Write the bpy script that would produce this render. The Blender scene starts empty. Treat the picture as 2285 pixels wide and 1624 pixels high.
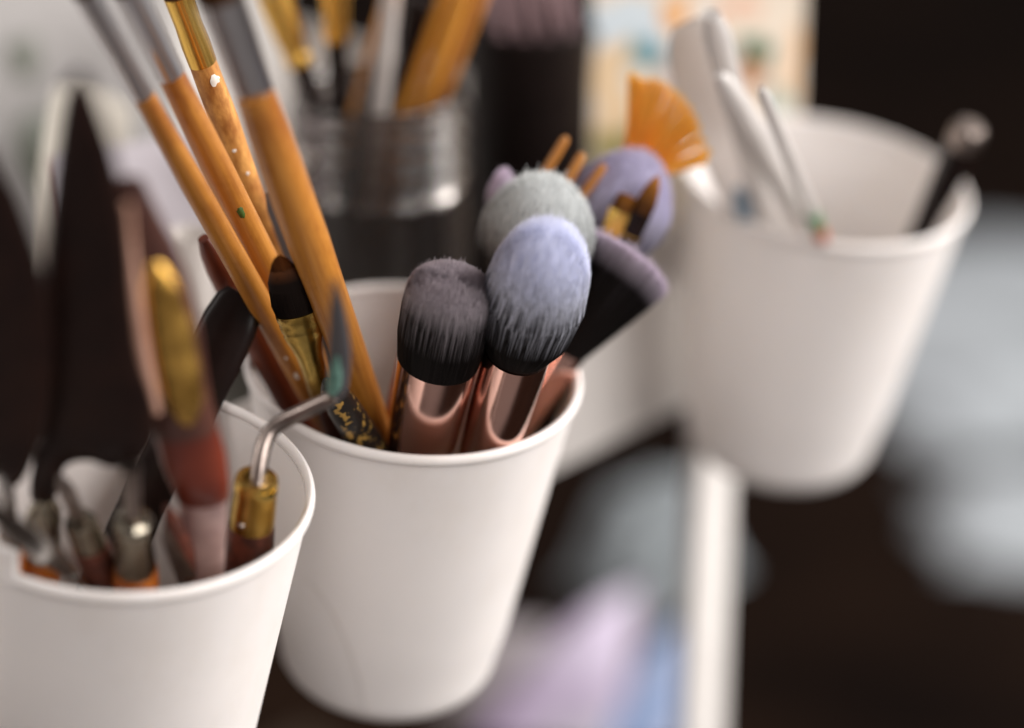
import bpy, math, random
from mathutils import Vector, Matrix
random.seed(7)
scene = bpy.context.scene
col = scene.collection
rad = math.radians

# ------------------------------------------------------------------ camera
FOCAL, PITCH = 85.0, rad(25)
CAM = Vector((0, 0, 1.05))
cd = bpy.data.cameras.new('camera'); cam = bpy.data.objects.new('camera', cd); col.objects.link(cam)
cam.location = CAM; cam.rotation_euler = (rad(90) - PITCH, 0, 0)
cd.lens = FOCAL; cd.sensor_width = 36.0; cd.clip_start = 0.02; cd.clip_end = 50
cd.dof.use_dof = True; cd.dof.focus_distance = 0.663; cd.dof.aperture_fstop = 2.5
cd.dof.aperture_blades = 0
scene.camera = cam

# ------------------------------------------------------------------ light
w = bpy.data.worlds.new('World'); scene.world = w; w.use_nodes = True
bg = w.node_tree.nodes['Background']
bg.inputs[0].default_value = (0.95, 0.85, 0.82, 1); bg.inputs[1].default_value = 0.24

def window_light(name, loc, target, sx, sy, power, color):
    ld = bpy.data.lights.new(name, 'AREA'); ld.shape = 'RECTANGLE'; ld.size = sx; ld.size_y = sy
    ld.energy = power; ld.color = color
    o = bpy.data.objects.new(name, ld); col.objects.link(o); o.location = loc
    o.rotation_euler = (Vector(target) - Vector(loc)).to_track_quat('-Z', 'Y').to_euler()
    return o
window_light('window_light', (1.70, 1.05, 1.65), (0.0, 0.75, 0.75), 1.5, 1.5, 74, (1.0, 0.965, 0.935))
window_light('front_fill_light', (1.25, -0.45, 1.55), (0.0, 0.7, 0.75), 1.2, 1.3, 30, (1.0, 0.96, 0.93))  # added frontal fill lamp lifting the camera-facing sides, not a real window
window_light('side_window_light', (-1.25, 0.35, 1.35), (-0.05, 0.7, 0.75), 0.35, 1.3, 7, (1.0, 0.95, 0.91))

vs = scene.view_settings
vs.view_transform = 'Standard'; vs.look = 'None'; vs.gamma = 1.0; vs.exposure = 0.0
vs.use_curve_mapping = False
scene.render.engine = 'CYCLES'

# ------------------------------------------------------------------ sight-line helpers (measurements are on a 2285 x 1624 print)
TH = 18.0 / FOCAL
RIGHT = Vector((1, 0, 0)); UP = Vector((0, math.sin(PITCH), math.cos(PITCH)))
FWD = Vector((0, math.cos(PITCH), -math.sin(PITCH)))
def ray(u, v):
    return RIGHT * ((u - 1142.5) / 1142.5 * TH) + UP * ((812 - v) / 1142.5 * TH) + FWD
def P(u, v, d):
    return CAM + ray(u, v) * d
def depth(p):
    return (p - CAM).dot(FWD)
def on_plane(u, v, p, n):
    r = ray(u, v); return CAM + r * ((p - CAM).dot(n) / r.dot(n))
def px2m(wpx, d):
    return wpx / 1142.5 * TH * d

# ------------------------------------------------------------------ materials
def new_mat(name):
    m = bpy.data.materials.new(name); m.use_nodes = True
    nt = m.node_tree; return m, nt, nt.nodes['Principled BSDF']
def noise_mix(nt, c1, c2, scale, detail=4, stretch=(1, 1, 1), lo=0.35, hi=0.65, rough=0.6):
    tc = nt.nodes.new('ShaderNodeTexCoord'); mp = nt.nodes.new('ShaderNodeMapping')
    mp.inputs['Scale'].default_value = stretch
    nz = nt.nodes.new('ShaderNodeTexNoise'); nz.inputs['Scale'].default_value = scale
    nz.inputs['Detail'].default_value = detail; nz.inputs['Roughness'].default_value = rough
    rp = nt.nodes.new('ShaderNodeValToRGB')
    rp.color_ramp.elements[0].position = lo; rp.color_ramp.elements[1].position = hi
    rp.color_ramp.elements[0].color = (*c1, 1); rp.color_ramp.elements[1].color = (*c2, 1)
    nt.links.new(tc.outputs['Object'], mp.inputs[0]); nt.links.new(mp.outputs[0], nz.inputs['Vector'])
    nt.links.new(nz.outputs['Fac'], rp.inputs[0])
    return nz, rp
def mat(name, c1, c2=None, rough=0.5, metal=0.0, scale=200, stretch=(1, 1, 1), bump=0.0, coat=0.0, lo=.35, hi=.65,
        trans=0.0, ior=1.45, sss=0.0, rvar=0.0, sheen=0.0):
    m, nt, b = new_mat(name)
    c2 = c2 or tuple(x * 0.88 for x in c1)
    nz, rp = noise_mix(nt, c1, c2, scale, stretch=stretch, lo=lo, hi=hi)
    nt.links.new(rp.outputs[0], b.inputs['Base Color'])
    b.inputs['Roughness'].default_value = rough; b.inputs['Metallic'].default_value = metal
    b.inputs['IOR'].default_value = ior
    if trans: b.inputs['Transmission Weight'].default_value = trans
    if coat: b.inputs['Coat Weight'].default_value = coat; b.inputs['Coat Roughness'].default_value = 0.15
    if sheen: b.inputs['Sheen Weight'].default_value = sheen
    if sss:
        b.inputs['Subsurface Weight'].default_value = sss
        b.inputs['Subsurface Radius'].default_value = (0.006, 0.005, 0.004); b.inputs['Subsurface Scale'].default_value = 0.5
    if bump:
        bn = nt.nodes.new('ShaderNodeBump'); bn.inputs['Strength'].default_value = bump; bn.inputs['Distance'].default_value = 0.0006
        nt.links.new(nz.outputs['Fac'], bn.inputs['Height']); nt.links.new(bn.outputs[0], b.inputs['Normal'])
    if rvar:
        mr = nt.nodes.new('ShaderNodeMapRange'); mr.inputs['To Min'].default_value = max(.02, rough - rvar); mr.inputs['To Max'].default_value = rough + rvar
        nt.links.new(nz.outputs['Fac'], mr.inputs['Value']); nt.links.new(mr.outputs[0], b.inputs['Roughness'])
    return m
def attr_mat(name, rough=0.55, sheen=0.0, spec=0.5):
    m, nt, b = new_mat(name)
    a = nt.nodes.new('ShaderNodeAttribute'); a.attribute_name = 'Col'
    nt.links.new(a.outputs['Color'], b.inputs['Base Color'])
    b.inputs['Roughness'].default_value = rough; b.inputs['Specular IOR Level'].default_value = spec
    if sheen: b.inputs['Sheen Weight'].default_value = sheen
    return m

def hair_translucency(m, f):
    nt = m.node_tree; tr = nt.nodes.new('ShaderNodeBsdfTranslucent'); mx = nt.nodes.new('ShaderNodeMixShader'); mx.inputs[0].default_value = f
    nt.links.new(nt.nodes['Attribute'].outputs['Color'], tr.inputs['Color']); nt.links.new(nt.nodes['Principled BSDF'].outputs[0], mx.inputs[1])
    nt.links.new(tr.outputs[0], mx.inputs[2]); nt.links.new(mx.outputs[0], nt.nodes['Material Output'].inputs['Surface'])
M = {}
M['cup'] = mat('white_plastic', (.80, .755, .73), (.765, .725, .705), rough=.45, scale=22, sss=.15)
M['cart'] = mat('white_enamel', (.78, .745, .715), (.74, .705, .675), rough=.38, scale=30)
M['wood'] = mat('lacquered_wood', (.50, .21, .036), (.35, .125, .016), rough=.38, scale=110, stretch=(7, 7, .3), coat=.35, bump=.08, lo=.3, hi=.72)
M['wood_worn'] = mat('worn_wood', (.68, .34, .09), (.33, .115, .02), rough=.5, scale=160, stretch=(2, 2, .8), bump=.15, lo=.3, hi=.7)
M['wood_gold'] = mat('golden_wood', (.62, .27, .025), (.48, .18, .016), rough=.35, scale=80, stretch=(5, 5, .4), coat=.4)
M['wood_red'] = mat('red_stained_wood', (.17, .032, .008), (.085, .014, .005), rough=.4, scale=70, stretch=(5, 5, .4), coat=.3)
M['wood_orange'] = mat('orange_wood', (.55, .16, .018), (.36, .085, .012), rough=.4, scale=90, stretch=(5, 5, .4), coat=.3)
M['wood_brown'] = mat('stained_brown_wood', (.12, .028, .014), (.045, .012, .008), rough=.45, scale=220, bump=.15, coat=.2)
M['silver'] = mat('brushed_steel', (.62, .61, .62), (.5, .49, .5), rough=.28, metal=1, scale=120, stretch=(6, 6, .4))
M['steel'] = mat('polished_steel', (.60, .58, .56), (.45, .43, .41), rough=.2, metal=1, scale=150, rvar=.1)
M['steel_dark'] = mat('tarnished_steel', (.36, .30, .27), (.22, .18, .16), rough=.3, metal=1, scale=180, rvar=.1)
M['collar'] = mat('tarnished_collar', (.40, .36, .29), (.24, .21, .16), rough=.24, metal=1, scale=180, rvar=.1)
M['brass'] = mat('brass', (.72, .50, .14), (.52, .34, .08), rough=.22, metal=1, scale=180, rvar=.1)
M['gold'] = mat('gold_ferrule', (.95, .62, .16), (.85, .5, .1), rough=.25, metal=1, scale=60)
M['gold_foil'] = mat('gold_leaf', (1.0, .60, .14), (.16, .07, .012), rough=.27, metal=.9, scale=120, bump=.8, lo=.3, hi=.75)
M['rose'] = mat('rose_gold', (.80, .50, .42), (.76, .46, .38), rough=.12, metal=1, scale=40)
M['black_gloss'] = mat('black_lacquer', (.009, .005, .004), (.013, .007, .006), rough=.25, scale=60)
M['black_matte'] = mat('black_plastic', (.009, .0055, .005), (.013, .008, .007), rough=.5, scale=90)
M['black_brown'] = mat('blackened_steel', (.020, .008, .0055), (.012, .005, .004), rough=.38, scale=80)
M['black_gold'] = mat('black_gold_pattern', (.012, .009, .007), (.36, .21, .05), rough=.35, scale=330, lo=.56, hi=.60)
M['grey'] = mat('dark_grey_plastic', (.085, .08, .085), (.07, .065, .07), rough=.4, scale=60)
M['mauve'] = mat('mauve_lacquer', (.36, .24, .25), (.28, .18, .19), rough=.4, scale=40)
M['pink_metal'] = mat('pinkish_metal', (.62, .43, .40), (.45, .30, .28), rough=.32, metal=.6, scale=120)
M['pink_highlight'] = mat('painted_pink_highlight', (.62, .36, .27), (.52, .29, .21), rough=.5, scale=90)  # colour of the painted highlight on the curved handle
M['umber'] = mat('umber_lacquer', (.085, .030, .020), (.045, .016, .012), rough=.35, scale=60, coat=.3)
M['red'] = mat('red_lacquer', (.15, .024, .010), (.075, .011, .006), rough=.35, scale=40, coat=.3)
M['dark_red'] = mat('maroon_lacquer', (.085, .02, .014), (.05, .012, .01), rough=.4, scale=60, coat=.2)
M['green_wax'] = mat('green_wax', (.14, .27, .22), (.08, .17, .14), rough=.6, scale=300, bump=.3)
M['paint_green'] = mat('dried_green_paint', (.05, .10, .012), rough=.6)
M['paint_white'] = mat('dried_white_paint', (.75, .68, .60), rough=.7)
M['paint_violet'] = mat('dried_violet_paint', (.06, .035, .10), rough=.6)
M['white_pl'] = mat('white_tool_plastic', (.86, .82, .79), rough=.3, scale=40, trans=.5)
M['frost'] = mat('frosted_plastic', (.85, .80, .77), (.78, .73, .70), rough=.3, scale=40, trans=.7)
M['blue_dab'] = mat('dried_blue_paint', (.22, .33, .44), rough=.5)
M['paper'] = mat('paper', (.60, .57, .545), (.50, .475, .45), rough=.8, scale=9, lo=.3, hi=.7)
M['paper_lav'] = mat('lavender_paper', (.60, .56, .60), (.54, .50, .54), rough=.8, scale=20)
M['paper_pink'] = mat('pink_paper', (.62, .44, .42), (.55, .38, .37), rough=.8, scale=20)
M['canvas'] = mat('primed_canvas', (.36, .34, .335), (.27, .26, .25), rough=.85, scale=7, lo=.3, hi=.72, bump=.1)
M['rag'] = mat('cotton_rag', (.36, .35, .32), (.22, .22, .19), rough=.9, scale=18, lo=.3, hi=.7)
M['pot'] = mat('white_pot', (.72, .67, .63), rough=.4, scale=30)
M['floor'] = mat('dark_floor', (.017, .0085, .005), (.0045, .0024, .0018), rough=.7, scale=2.2, stretch=(1, 1.6, 1))
M['floor'].node_tree.nodes['Principled BSDF'].inputs['Specular IOR Level'].default_value = .05
M['cloth_blue'] = mat('blue_grey_cloth', (.30, .33, .35), (.16, .18, .19), rough=.9, scale=5, lo=.3, hi=.7)
M['brown_box'] = mat('brown_card', (.05, .034, .022), (.035, .024, .017), rough=.7, scale=12)
M['floor_cloth'] = mat('pale_blue_cloth', (.56, .60, .64), (.34, .37, .39), rough=.9, scale=6, lo=.3, hi=.7)
M['hair'] = mat('hair', (.30, .24, .19), rough=.5)
M['smoke_glass'] = mat('smoky_neck_glass', (.44, .40, .375), (.40, .36, .34), rough=.03, trans=.97, ior=1.45, scale=30)
M['dark_glass'] = mat('dark_glass', (.10, .075, .065), (.08, .06, .052), rough=.06, trans=.9, ior=1.45, scale=20)
M['glass'] = mat('clear_glass', (.96, .97, .96), (.96, .97, .96), rough=.01, trans=1, ior=1.45, scale=1)
M['bristle'] = attr_mat('bristle', rough=.6, spec=.2)
hair_translucency(M['bristle'], .38)
M['print'] = attr_mat('printed_card', rough=.6)

for k in ('black_gloss', 'black_matte', 'black_brown', 'brown_box'): M[k].node_tree.nodes['Principled BSDF'].inputs['Specular IOR Level'].default_value = .18
def add_grime(m, dark, scale, lo, hi):
    nt = m.node_tree; b = nt.nodes['Principled BSDF']; src = b.inputs['Base Color'].links[0].from_socket
    nz, rp = noise_mix(nt, dark, (1, 1, 1), scale, detail=6, stretch=(1, 1, .5), lo=lo, hi=hi, rough=.7)
    mx = nt.nodes.new('ShaderNodeMix'); mx.data_type = 'RGBA'; mx.blend_type = 'MULTIPLY'; mx.inputs[0].default_value = 1
    nt.links.new(src, mx.inputs[6]); nt.links.new(rp.outputs[0], mx.inputs[7]); nt.links.new(mx.outputs[2], b.inputs['Base Color'])
add_grime(M['wood'], (.55, .40, .28), 55, .30, .52)
add_grime(M['wood_worn'], (.5, .35, .25), 90, .34, .55)
add_grime(M['cup'], (.955, .945, .93), 26, .32, .5)
# ------------------------------------------------------------------ mesh helpers
def mesh(name, verts, faces, smooth=True, sharp=40):
    me = bpy.data.meshes.new(name); me.from_pydata([tuple(v) for v in verts], [], faces); me.update()
    if smooth:
        for p in me.polygons: p.use_smooth = True
        me.set_sharp_from_angle(angle=rad(sharp))
    return me
def obj(name, me, m, parent=None):
    o = bpy.data.objects.new(name, me); col.objects.link(o)
    if m: me.materials.append(m)
    if parent: o.parent = parent
    return o
def tag(o, label, cat, group=None, kind=None):
    if label: o['label'] = label
    if cat: o['category'] = cat
    if group: o['group'] = group
    if kind: o['kind'] = kind
    return o
def empty(name, label, cat, mtx, group=None):
    o = bpy.data.objects.new(name, None); col.objects.link(o); o.matrix_basis = mtx
    o.empty_display_size = .01
    return tag(o, label, cat, group)
def frame(origin, z, x=None):
    z = z.normalized()
    if x is None: x = Vector((1, 0, 0))
    x = (x - z * x.dot(z)).normalized(); y = z.cross(x)
    return Matrix(((x.x, y.x, z.x, origin.x), (x.y, y.y, z.y, origin.y), (x.z, y.z, z.z, origin.z), (0, 0, 0, 1)))
def lathe(prof, seg=40, cap0=True, cap1=True):
    """prof: list of (z, rx, ry)"""
    V = []; F = []
    for z, rx, ry in prof:
        for k in range(seg):
            a = 2 * math.pi * k / seg; V.append((rx * math.cos(a), ry * math.sin(a), z))
    n = len(prof)
    for i in range(n - 1):
        for k in range(seg):
            j = (k + 1) % seg
            F.append((i * seg + k, i * seg + j, (i + 1) * seg + j, (i + 1) * seg + k))
    if cap0: F.append(tuple(range(seg - 1, -1, -1)))
    if cap1: F.append(tuple((n - 1) * seg + k for k in range(seg)))
    return V, F
def closed_lathe(prof, seg=96):
    """prof: closed loop of (r, z); r==0 allowed only as pole points at ends -> open loop with poles"""
    V = []; F = []; rings = []
    for r, z in prof:
        if r < 1e-7:
            rings.append([len(V)]); V.append((0, 0, z))
        else:
            b = len(V); rings.append(list(range(b, b + seg)))
            V += [(r * math.cos(2 * math.pi * k / seg), r * math.sin(2 * math.pi * k / seg), z) for k in range(seg)]
    for a, b in zip(rings[:-1], rings[1:]):
        for k in range(seg):
            j = (k + 1) % seg
            if len(a) == 1: F.append((a[0], b[j], b[k]))
            elif len(b) == 1: F.append((a[k], a[j], b[0]))
            else: F.append((a[k], a[j], b[j], b[k]))
    return V, F
def sweep(pts, rads, seg=20, flat=1.0, side=None):
    """tube along a list of Vectors; rads half-widths; flat = thickness/width; side = wide direction"""
    V = []; F = []; n = len(pts)
    for i, p in enumerate(pts):
        t = (pts[min(i + 1, n - 1)] - pts[max(i - 1, 0)]).normalized()
        s = side or Vector((1, 0, 0)); s = (s - t * s.dot(t)).normalized(); q = t.cross(s)
        for k in range(seg):
            a = 2 * math.pi * k / seg
            V.append(p + s * (rads[i] * math.cos(a)) + q * (rads[i] * flat * math.sin(a)))
    for i in range(n - 1):
        for k in range(seg):
            j = (k + 1) % seg; F.append((i * seg + k, i * seg + j, (i + 1) * seg + j, (i + 1) * seg + k))
    F.append(tuple(range(seg - 1, -1, -1))); F.append(tuple((n - 1) * seg + k for k in range(seg)))
    return V, F
def smooth_path(pts, rads, sub=6):
    P_, R_ = [], []
    n = len(pts)
    for i in range(n - 1):
        p0, p1, p2, p3 = pts[max(i - 1, 0)], pts[i], pts[i + 1], pts[min(i + 2, n - 1)]
        for k in range(sub):
            t = k / sub
            P_.append(.5 * ((2 * p1) + (p2 - p0) * t + (2 * p0 - 5 * p1 + 4 * p2 - p3) * t * t + (3 * p1 - p0 - 3 * p2 + p3) * t ** 3))
            R_.append(rads[i] * (1 - t) + rads[i + 1] * t)
    P_.append(pts[-1]); R_.append(rads[-1]); return P_, R_
def box(cx, cy, cz, sx, sy, sz, bev=0.0):
    import bmesh
    bm = bmesh.new(); bmesh.ops.create_cube(bm, size=1)
    for v in bm.verts: v.co = Vector((cx + v.co.x * sx, cy + v.co.y * sy, cz + v.co.z * sz))
    if bev: bmesh.ops.bevel(bm, geom=list(bm.edges), offset=bev, segments=3, affect='EDGES', profile=.5)
    V = [v.co.copy() for v in bm.verts]; bm.verts.index_update()
    F = [tuple(v.index for v in f.verts) for f in bm.faces]; bm.free(); return V, F
def plate(pts2, thick):
    """lens-shaped plate from a 2D outline in the local xz plane; inflated towards the middle"""
    cx = sum(p[0] for p in pts2) / len(pts2); V = []; F = []; n = len(pts2)
    zs = [p[1] for p in pts2]
    def inset(p, f):
        # pull towards the local centre line
        return (mid(p[1]) + (p[0] - mid(p[1])) * f, cz + (p[1] - cz) * (1 - (1 - f) * .25))
    cz = (min(zs) + max(zs)) / 2
    def mid(z):
        xs = []
        for i in range(n):
            a, b = pts2[i], pts2[(i + 1) % n]
            if (a[1] - z) * (b[1] - z) <= 0 and abs(a[1] - b[1]) > 1e-9:
                xs.append(a[0] + (b[0] - a[0]) * (z - a[1]) / (b[1] - a[1]))
        return (min(xs) + max(xs)) / 2 if xs else cx
    rings = []
    for f, t in ((.45, -.5), (.85, -.38), (1, -.08), (1, .08), (.85, .38), (.45, .5)):
        rings.append(len(V))
        for p in pts2:
            q = inset(p, f) if f < 1 else p
            V.append((q[0], t * thick, q[1]))
    for a, b in zip(rings[:-1], rings[1:]):
        for k in range(n):
            j = (k + 1) % n; F.append((a + k, a + j, b + j, b + k))
    F.append(tuple(rings[0] + k for k in range(n - 1, -1, -1))); F.append(tuple(rings[-1] + k for k in range(n)))
    return V, F
def sub_closed(pts, sub=4):
    out = []; n = len(pts)
    for i in range(n):
        p0, p1, p2, p3 = (Vector(pts[(i + k - 1) % n]) for k in range(4))
        for k in range(sub):
            t = k / sub
            out.append(tuple(.5 * ((2 * p1) + (p2 - p0) * t + (2 * p0 - 5 * p1 + 4 * p2 - p3) * t * t + (3 * p1 - p0 - 3 * p2 + p3) * t ** 3)))
    return out

# ------------------------------------------------------------------ the setting: floor
fl = obj('floor', mesh('floor', [(-3, .45, 0), (3, .45, 0), (4, 7, 0), (-4, 7, 0)], [(0, 1, 2, 3)], False), M['floor'])
tag(fl, None, None, kind='structure')

# ------------------------------------------------------------------ layout of the row of cups and the cart
D = Vector((.688, .7257, 0)).normalized(); N = Vector((D.y, -D.x, 0)); Z = Vector((0, 0, 1))
RIM_Z = .75; ROW0 = Vector((-.0291, .6560, 0))
def row(s, off, z):                      # s along the row, off outwards (towards N), z height
    return Vector((ROW0.x, ROW0.y, 0)) + D * s + N * off + Z * z
WALL = -.0548                            # outer face of the tray wall
S0, S1, DEEP = -.43, .255, .30           # tray extent along the row, tray depth
TRAY_Z0, TRAY_Z1 = .642, .718
CART = Matrix(((D.x, -N.x, 0, ROW0.x), (D.y, -N.y, 0, ROW0.y), (0, 0, 1, 0), (0, 0, 0, 1)))  # local x along row, y inwards
cart = empty('utility_cart', 'white enamelled metal utility cart that the white cups hang on', 'cart', CART)
def tray(z0, z1, y0):
    t = .0015; y1 = y0 + DEEP
    obj('tray_floor', mesh('tray_floor', *box((S0 + S1) / 2, (y0 + y1) / 2, z0 + .001, S1 - S0 - .004, DEEP - .004, .002)), M['cart'], cart)
    for nm, b in (('front_wall', box((S0 + S1) / 2, y0 + t / 2, (z0 + z1) / 2, S1 - S0, t, z1 - z0)),
                  ('back_wall', box((S0 + S1) / 2, y1 - t / 2, (z0 + z1) / 2, S1 - S0, t, z1 - z0)),
                  ('end_wall', box(S1 - t / 2, (y0 + y1) / 2, (z0 + z1) / 2 - .0004, t, DEEP - 2 * t, z1 - z0)),
                  ('end_wall', box(S0 + t / 2, (y0 + y1) / 2, (z0 + z1) / 2 - .0004, t, DEEP - 2 * t, z1 - z0))):
        obj(nm, mesh(nm, *b), M['cart'], cart)
    r = .0028; loop = []
    for cx, cy, a0 in ((S1 - .01, y0 + .01, -90), (S1 - .01, y1 - .01, 0), (S0 + .01, y1 - .01, 90), (S0 + .01, y0 + .01, 180)):
        for k in range(6):
            a = rad(a0 + 90 * k / 5); loop.append(Vector((cx + .0105 * math.cos(a), cy + .0105 * math.sin(a), z1)))
    loop.append(loop[0].copy())
    obj('rolled_edge', mesh('rolled_edge', *sweep(loop, [r] * len(loop), 10, side=Z)), M['cart'], cart)
tray(TRAY_Z0, TRAY_Z1, -WALL)
obj('lower_shelf', mesh('lower_shelf', *box((S0 + S1) / 2, -WALL + DEEP / 2, .326, S1 - S0, DEEP, .012, .002)), M['brown_box'], cart)
for s, yy in ((.227, -WALL + .0106), (S0 + .05, -WALL + .0106), (.165, -WALL + DEEP - .0062), (S0 + .05, -WALL + DEEP - .0062)):
    obj('leg', mesh('leg', *box(s, yy, .3205, .022, .009, .641, .0025)), M['cart'], cart)

# ------------------------------------------------------------------ cups
TILT = rad(8.2); AX = (Z * math.cos(TILT) + N * math.sin(TILT)).normalized()
R, H, TAP, TK = .050, .1152, .138, .0013
class Cup: pass
def make_cup(label, center, tab=None):
    c = Cup(); c.c = center; c.n = AX
    c.base = center - AX * H
    mtx = frame(c.base, AX, N)
    e = empty('hanging_cup', label, 'cup', mtx, 'white cups hanging along the cart')
    rb = R - TAP * H; prof = []
    cr = .012                                       # rounded foot
    for k in range(9):
        a = math.pi / 2 * k / 8; prof.append((rb - cr + .0008 + cr * math.sin(a), cr - cr * math.cos(a)))
    prof = [(0, 0)] + prof
    for k in range(1, 9): 
        z = cr + (H - .004 - cr) * k / 8; prof.append((rb + TAP * z, z))
    prof += [(R - TAP * .004 - TK, H - .004)]
    inner = []
    for k in range(8, 0, -1):
        z = cr + (H - .005 - cr) * k / 8; inner.append((rb + TAP * z - TK, z))
    for k in range(8, -1, -1):
        a = math.pi / 2 * k / 8; inner.append((rb - cr + .0008 - TK + cr * math.sin(a) + .0003, TK + cr - cr * math.cos(a)))
    prof += inner + [(0, TK)]
    obj('body', mesh('cup_body', *closed_lathe(prof, 128)), M['cup'], e)
    # rolled lip
    rr = .0013; ring = [Vector(((R - .0003) * math.cos(2 * math.pi * k / 96), (R - .0003) * math.sin(2 * math.pi * k / 96), H - .0032)) for k in range(97)]
    V = []; F = []
    for k in range(128):
        a = 2 * math.pi * k / 128
        for q in range(12):
            b = 2 * math.pi * q / 12
            V.append(((R - .0005 + rr * math.cos(b)) * math.cos(a), (R - .0005 + rr * math.cos(b)) * math.sin(a), H - .0026 + rr * 1.4 * math.sin(b)))
    for k in range(128):
        for q in range(12):
            F.append((k * 12 + q, ((k + 1) % 128) * 12 + q, ((k + 1) % 128) * 12 + (q + 1) % 12, k * 12 + (q + 1) % 12))
    obj('lip', mesh('cup_lip', V, F), M['cup'], e)
    # hook over the edge of the tray (back of the cup = local -x)
    inv = mtx.inverted()
    top = inv @ (center - N * (R + .0005) + Z * (-.004))
    x1 = (inv @ row(0, WALL - .006, 0)).x - (inv @ row(0, 0, 0)).x - 0
    a = inv @ (center - N * (R - .0015) + Z * (TRAY_Z1 - center.z + .0045))
    b = inv @ (center - N * (-WALL + .0052) + Z * (TRAY_Z1 - center.z + .0045))
    d_ = inv @ (center - N * (-WALL + .0052) + Z * (TRAY_Z1 - center.z - .018))
    hv, hf = sweep([a, b * .97 + a * .03, b, d_], [.011] * 4, 12, flat=.11, side=Vector((0, 1, 0)))
    obj('hook', mesh('cup_hook', hv, hf, True, 30), M['cup'], e)
    if tab is not None:
        V, F = [], []
        for i in range(17):
            a = tab[0] + (tab[1] - tab[0]) * i / 16
            for r_, z_ in ((R + .0008, H - .004), (R + .0010, H + .0055), (R - .0002, H + .0062), (R - .0014, H + .0055), (R - .0014, H - .004)):
                V.append((r_ * math.cos(a), r_ * math.sin(a), z_))
        for i in range(16):
            for q in range(5):
                F.append((i * 5 + q, (i + 1) * 5 + q, (i + 1) * 5 + (q + 1) % 5, i * 5 + (q + 1) % 5))
        F.append((0, 1, 2, 3, 4)); F.append(tuple(16 * 5 + q for q in (4, 3, 2, 1, 0)))
        obj('tab', mesh('cup_tab', V, F), M['cup'], e)
    c.inv = inv; c.mtx = mtx; c.rb = rb
    return c
LC = Vector((-.1030, .5700, .7505)); MC = Vector((-.0291, .6552, .745)); RC = Vector((.1100, .7930, .7530))
# angle of the raised tab of the near cup, seen at the lower left
def rim_angle(cup_c, u, v):
    p = on_plane(u, v, cup_c, AX) - cup_c; q = frame(Vector((0, 0, 0)), AX, N).inverted() @ p
    return math.atan2(q.y, q.x)
a1 = rim_angle(LC, 45, 1268)
cupL = make_cup('white cup nearest the camera, full of sculpting tools, cut by the left edge', LC, (a1, a1 - rad(28)))
cupM = make_cup('white cup in the middle holding wooden paintbrushes and fluffy makeup brushes', MC)
cupR = make_cup('white blurred cup on the right in front of the cart leg', RC)

# ------------------------------------------------------------------ axes of things standing in cups
class Ax:
    """a straight thing standing in a cup: p0 (top) and p1 (lower) on its sight line, vc = where it passes the rim plane,
    t = -1 near .. 1 far on the floor of the cup"""
    def __init__(s, cup, p0, p1, vc, t, foot=.003, roll=0, floor_r=None):
        uc = p0[0] + (p1[0] - p0[0]) * (vc - p0[1]) / (p1[1] - p0[1])
        C = on_plane(uc, vc, cup.c, cup.n)
        m = ray(*p0).cross(ray(*p1)).normalized()
        rf = floor_r or (cup.rb - .008)
        e = m.cross(cup.n).normalized()
        if e.dot(FWD) < 0: e = -e
        g = m - cup.n * m.dot(cup.n)                      # direction in floor plane towards sight plane
        lift = 0.0                                        # steep ones rest with their foot against the wall
        while True:
            Fc = cup.base + cup.n * (TK + foot + lift); rr_ = rf + TAP * lift * (1 if hasattr(cup, 'mtx') else 0)
            dist = (CAM - Fc).dot(m) / g.dot(g); Q = Fc + g * dist; off = (Q - Fc).length
            if off < rr_ * .97 or lift > .08: break
            lift += .003
        F = Q + e * (t * math.sqrt(max(0, rr_ * rr_ - off * off)))
        s.lift = lift
        s.F = F; s.C = C; s.a = (C - F).normalized()
        x = FWD.cross(s.a).normalized()
        if roll: x = Matrix.Rotation(roll, 3, s.a) @ x
        s.cup = cup; s.lab = (p0, vc)
        s.mtx = frame(F, s.a, x); s.inv = s.mtx.inverted(); s.x = x
    def L(s, u, v):
        r = ray(u, v).normalized(); w0 = s.F - CAM; b = s.a.dot(r); d = s.a.dot(w0); e = r.dot(w0)
        return (b * e - d) / (1 - b * b)
    def D(s, u, v): return depth(s.F + s.a * s.L(u, v))
    def W(s, u, v, wpx): return px2m(wpx, s.D(u, v)) / 2
    def local(s, u, v):                                   # point on the plane through the axis that faces the camera
        nn = s.x.cross(s.a); return s.inv @ on_plane(u, v, s.F, nn)
DEBUG = []
def check(ax, pr, name):
    c = getattr(ax, 'cup', None)
    if not hasattr(c, 'mtx'): return
    worst = 0
    for z, rx, ry in pr:
        q = c.inv @ (ax.F + ax.a * z)
        if q.z < H:
            ov = math.hypot(q.x, q.y) + min(rx, ry) * .9 - (c.rb + TAP * q.z - TK); worst = max(worst, ov)
    if worst > .0003: print('POKE', name, round(worst * 1000, 1), 'mm', [round(k, 1) for k in ()], ax.lab)
def prof(ax, pts, flat=1.0, base_r=None):
    pr = []
    if base_r is not None:
        pr += [(0, base_r * .6, base_r * .6 * flat), (.0012, base_r, base_r * flat)]
    for p in pts:
        f = p[3] if len(p) > 3 else flat
        r_ = ax.W(p[0], p[1], p[2]); pr.append((ax.L(p[0], p[1]), r_, r_ * f))
    pr.sort(key=lambda q: q[0]); return pr
def part(name, ax, e, m, pts, flat=1.0, base_r=None, seg=36, sharp=40):
    check(ax, prof(ax, pts, flat, base_r), name)
    return obj(name, mesh(name, *lathe(prof(ax, pts, flat, base_r), seg), True, sharp), m, e)
def stand(name, label, cat, ax, group=None):
    e = empty(name, label, cat, ax.mtx, group); DEBUG.append((name, label, ax)); return e

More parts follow.
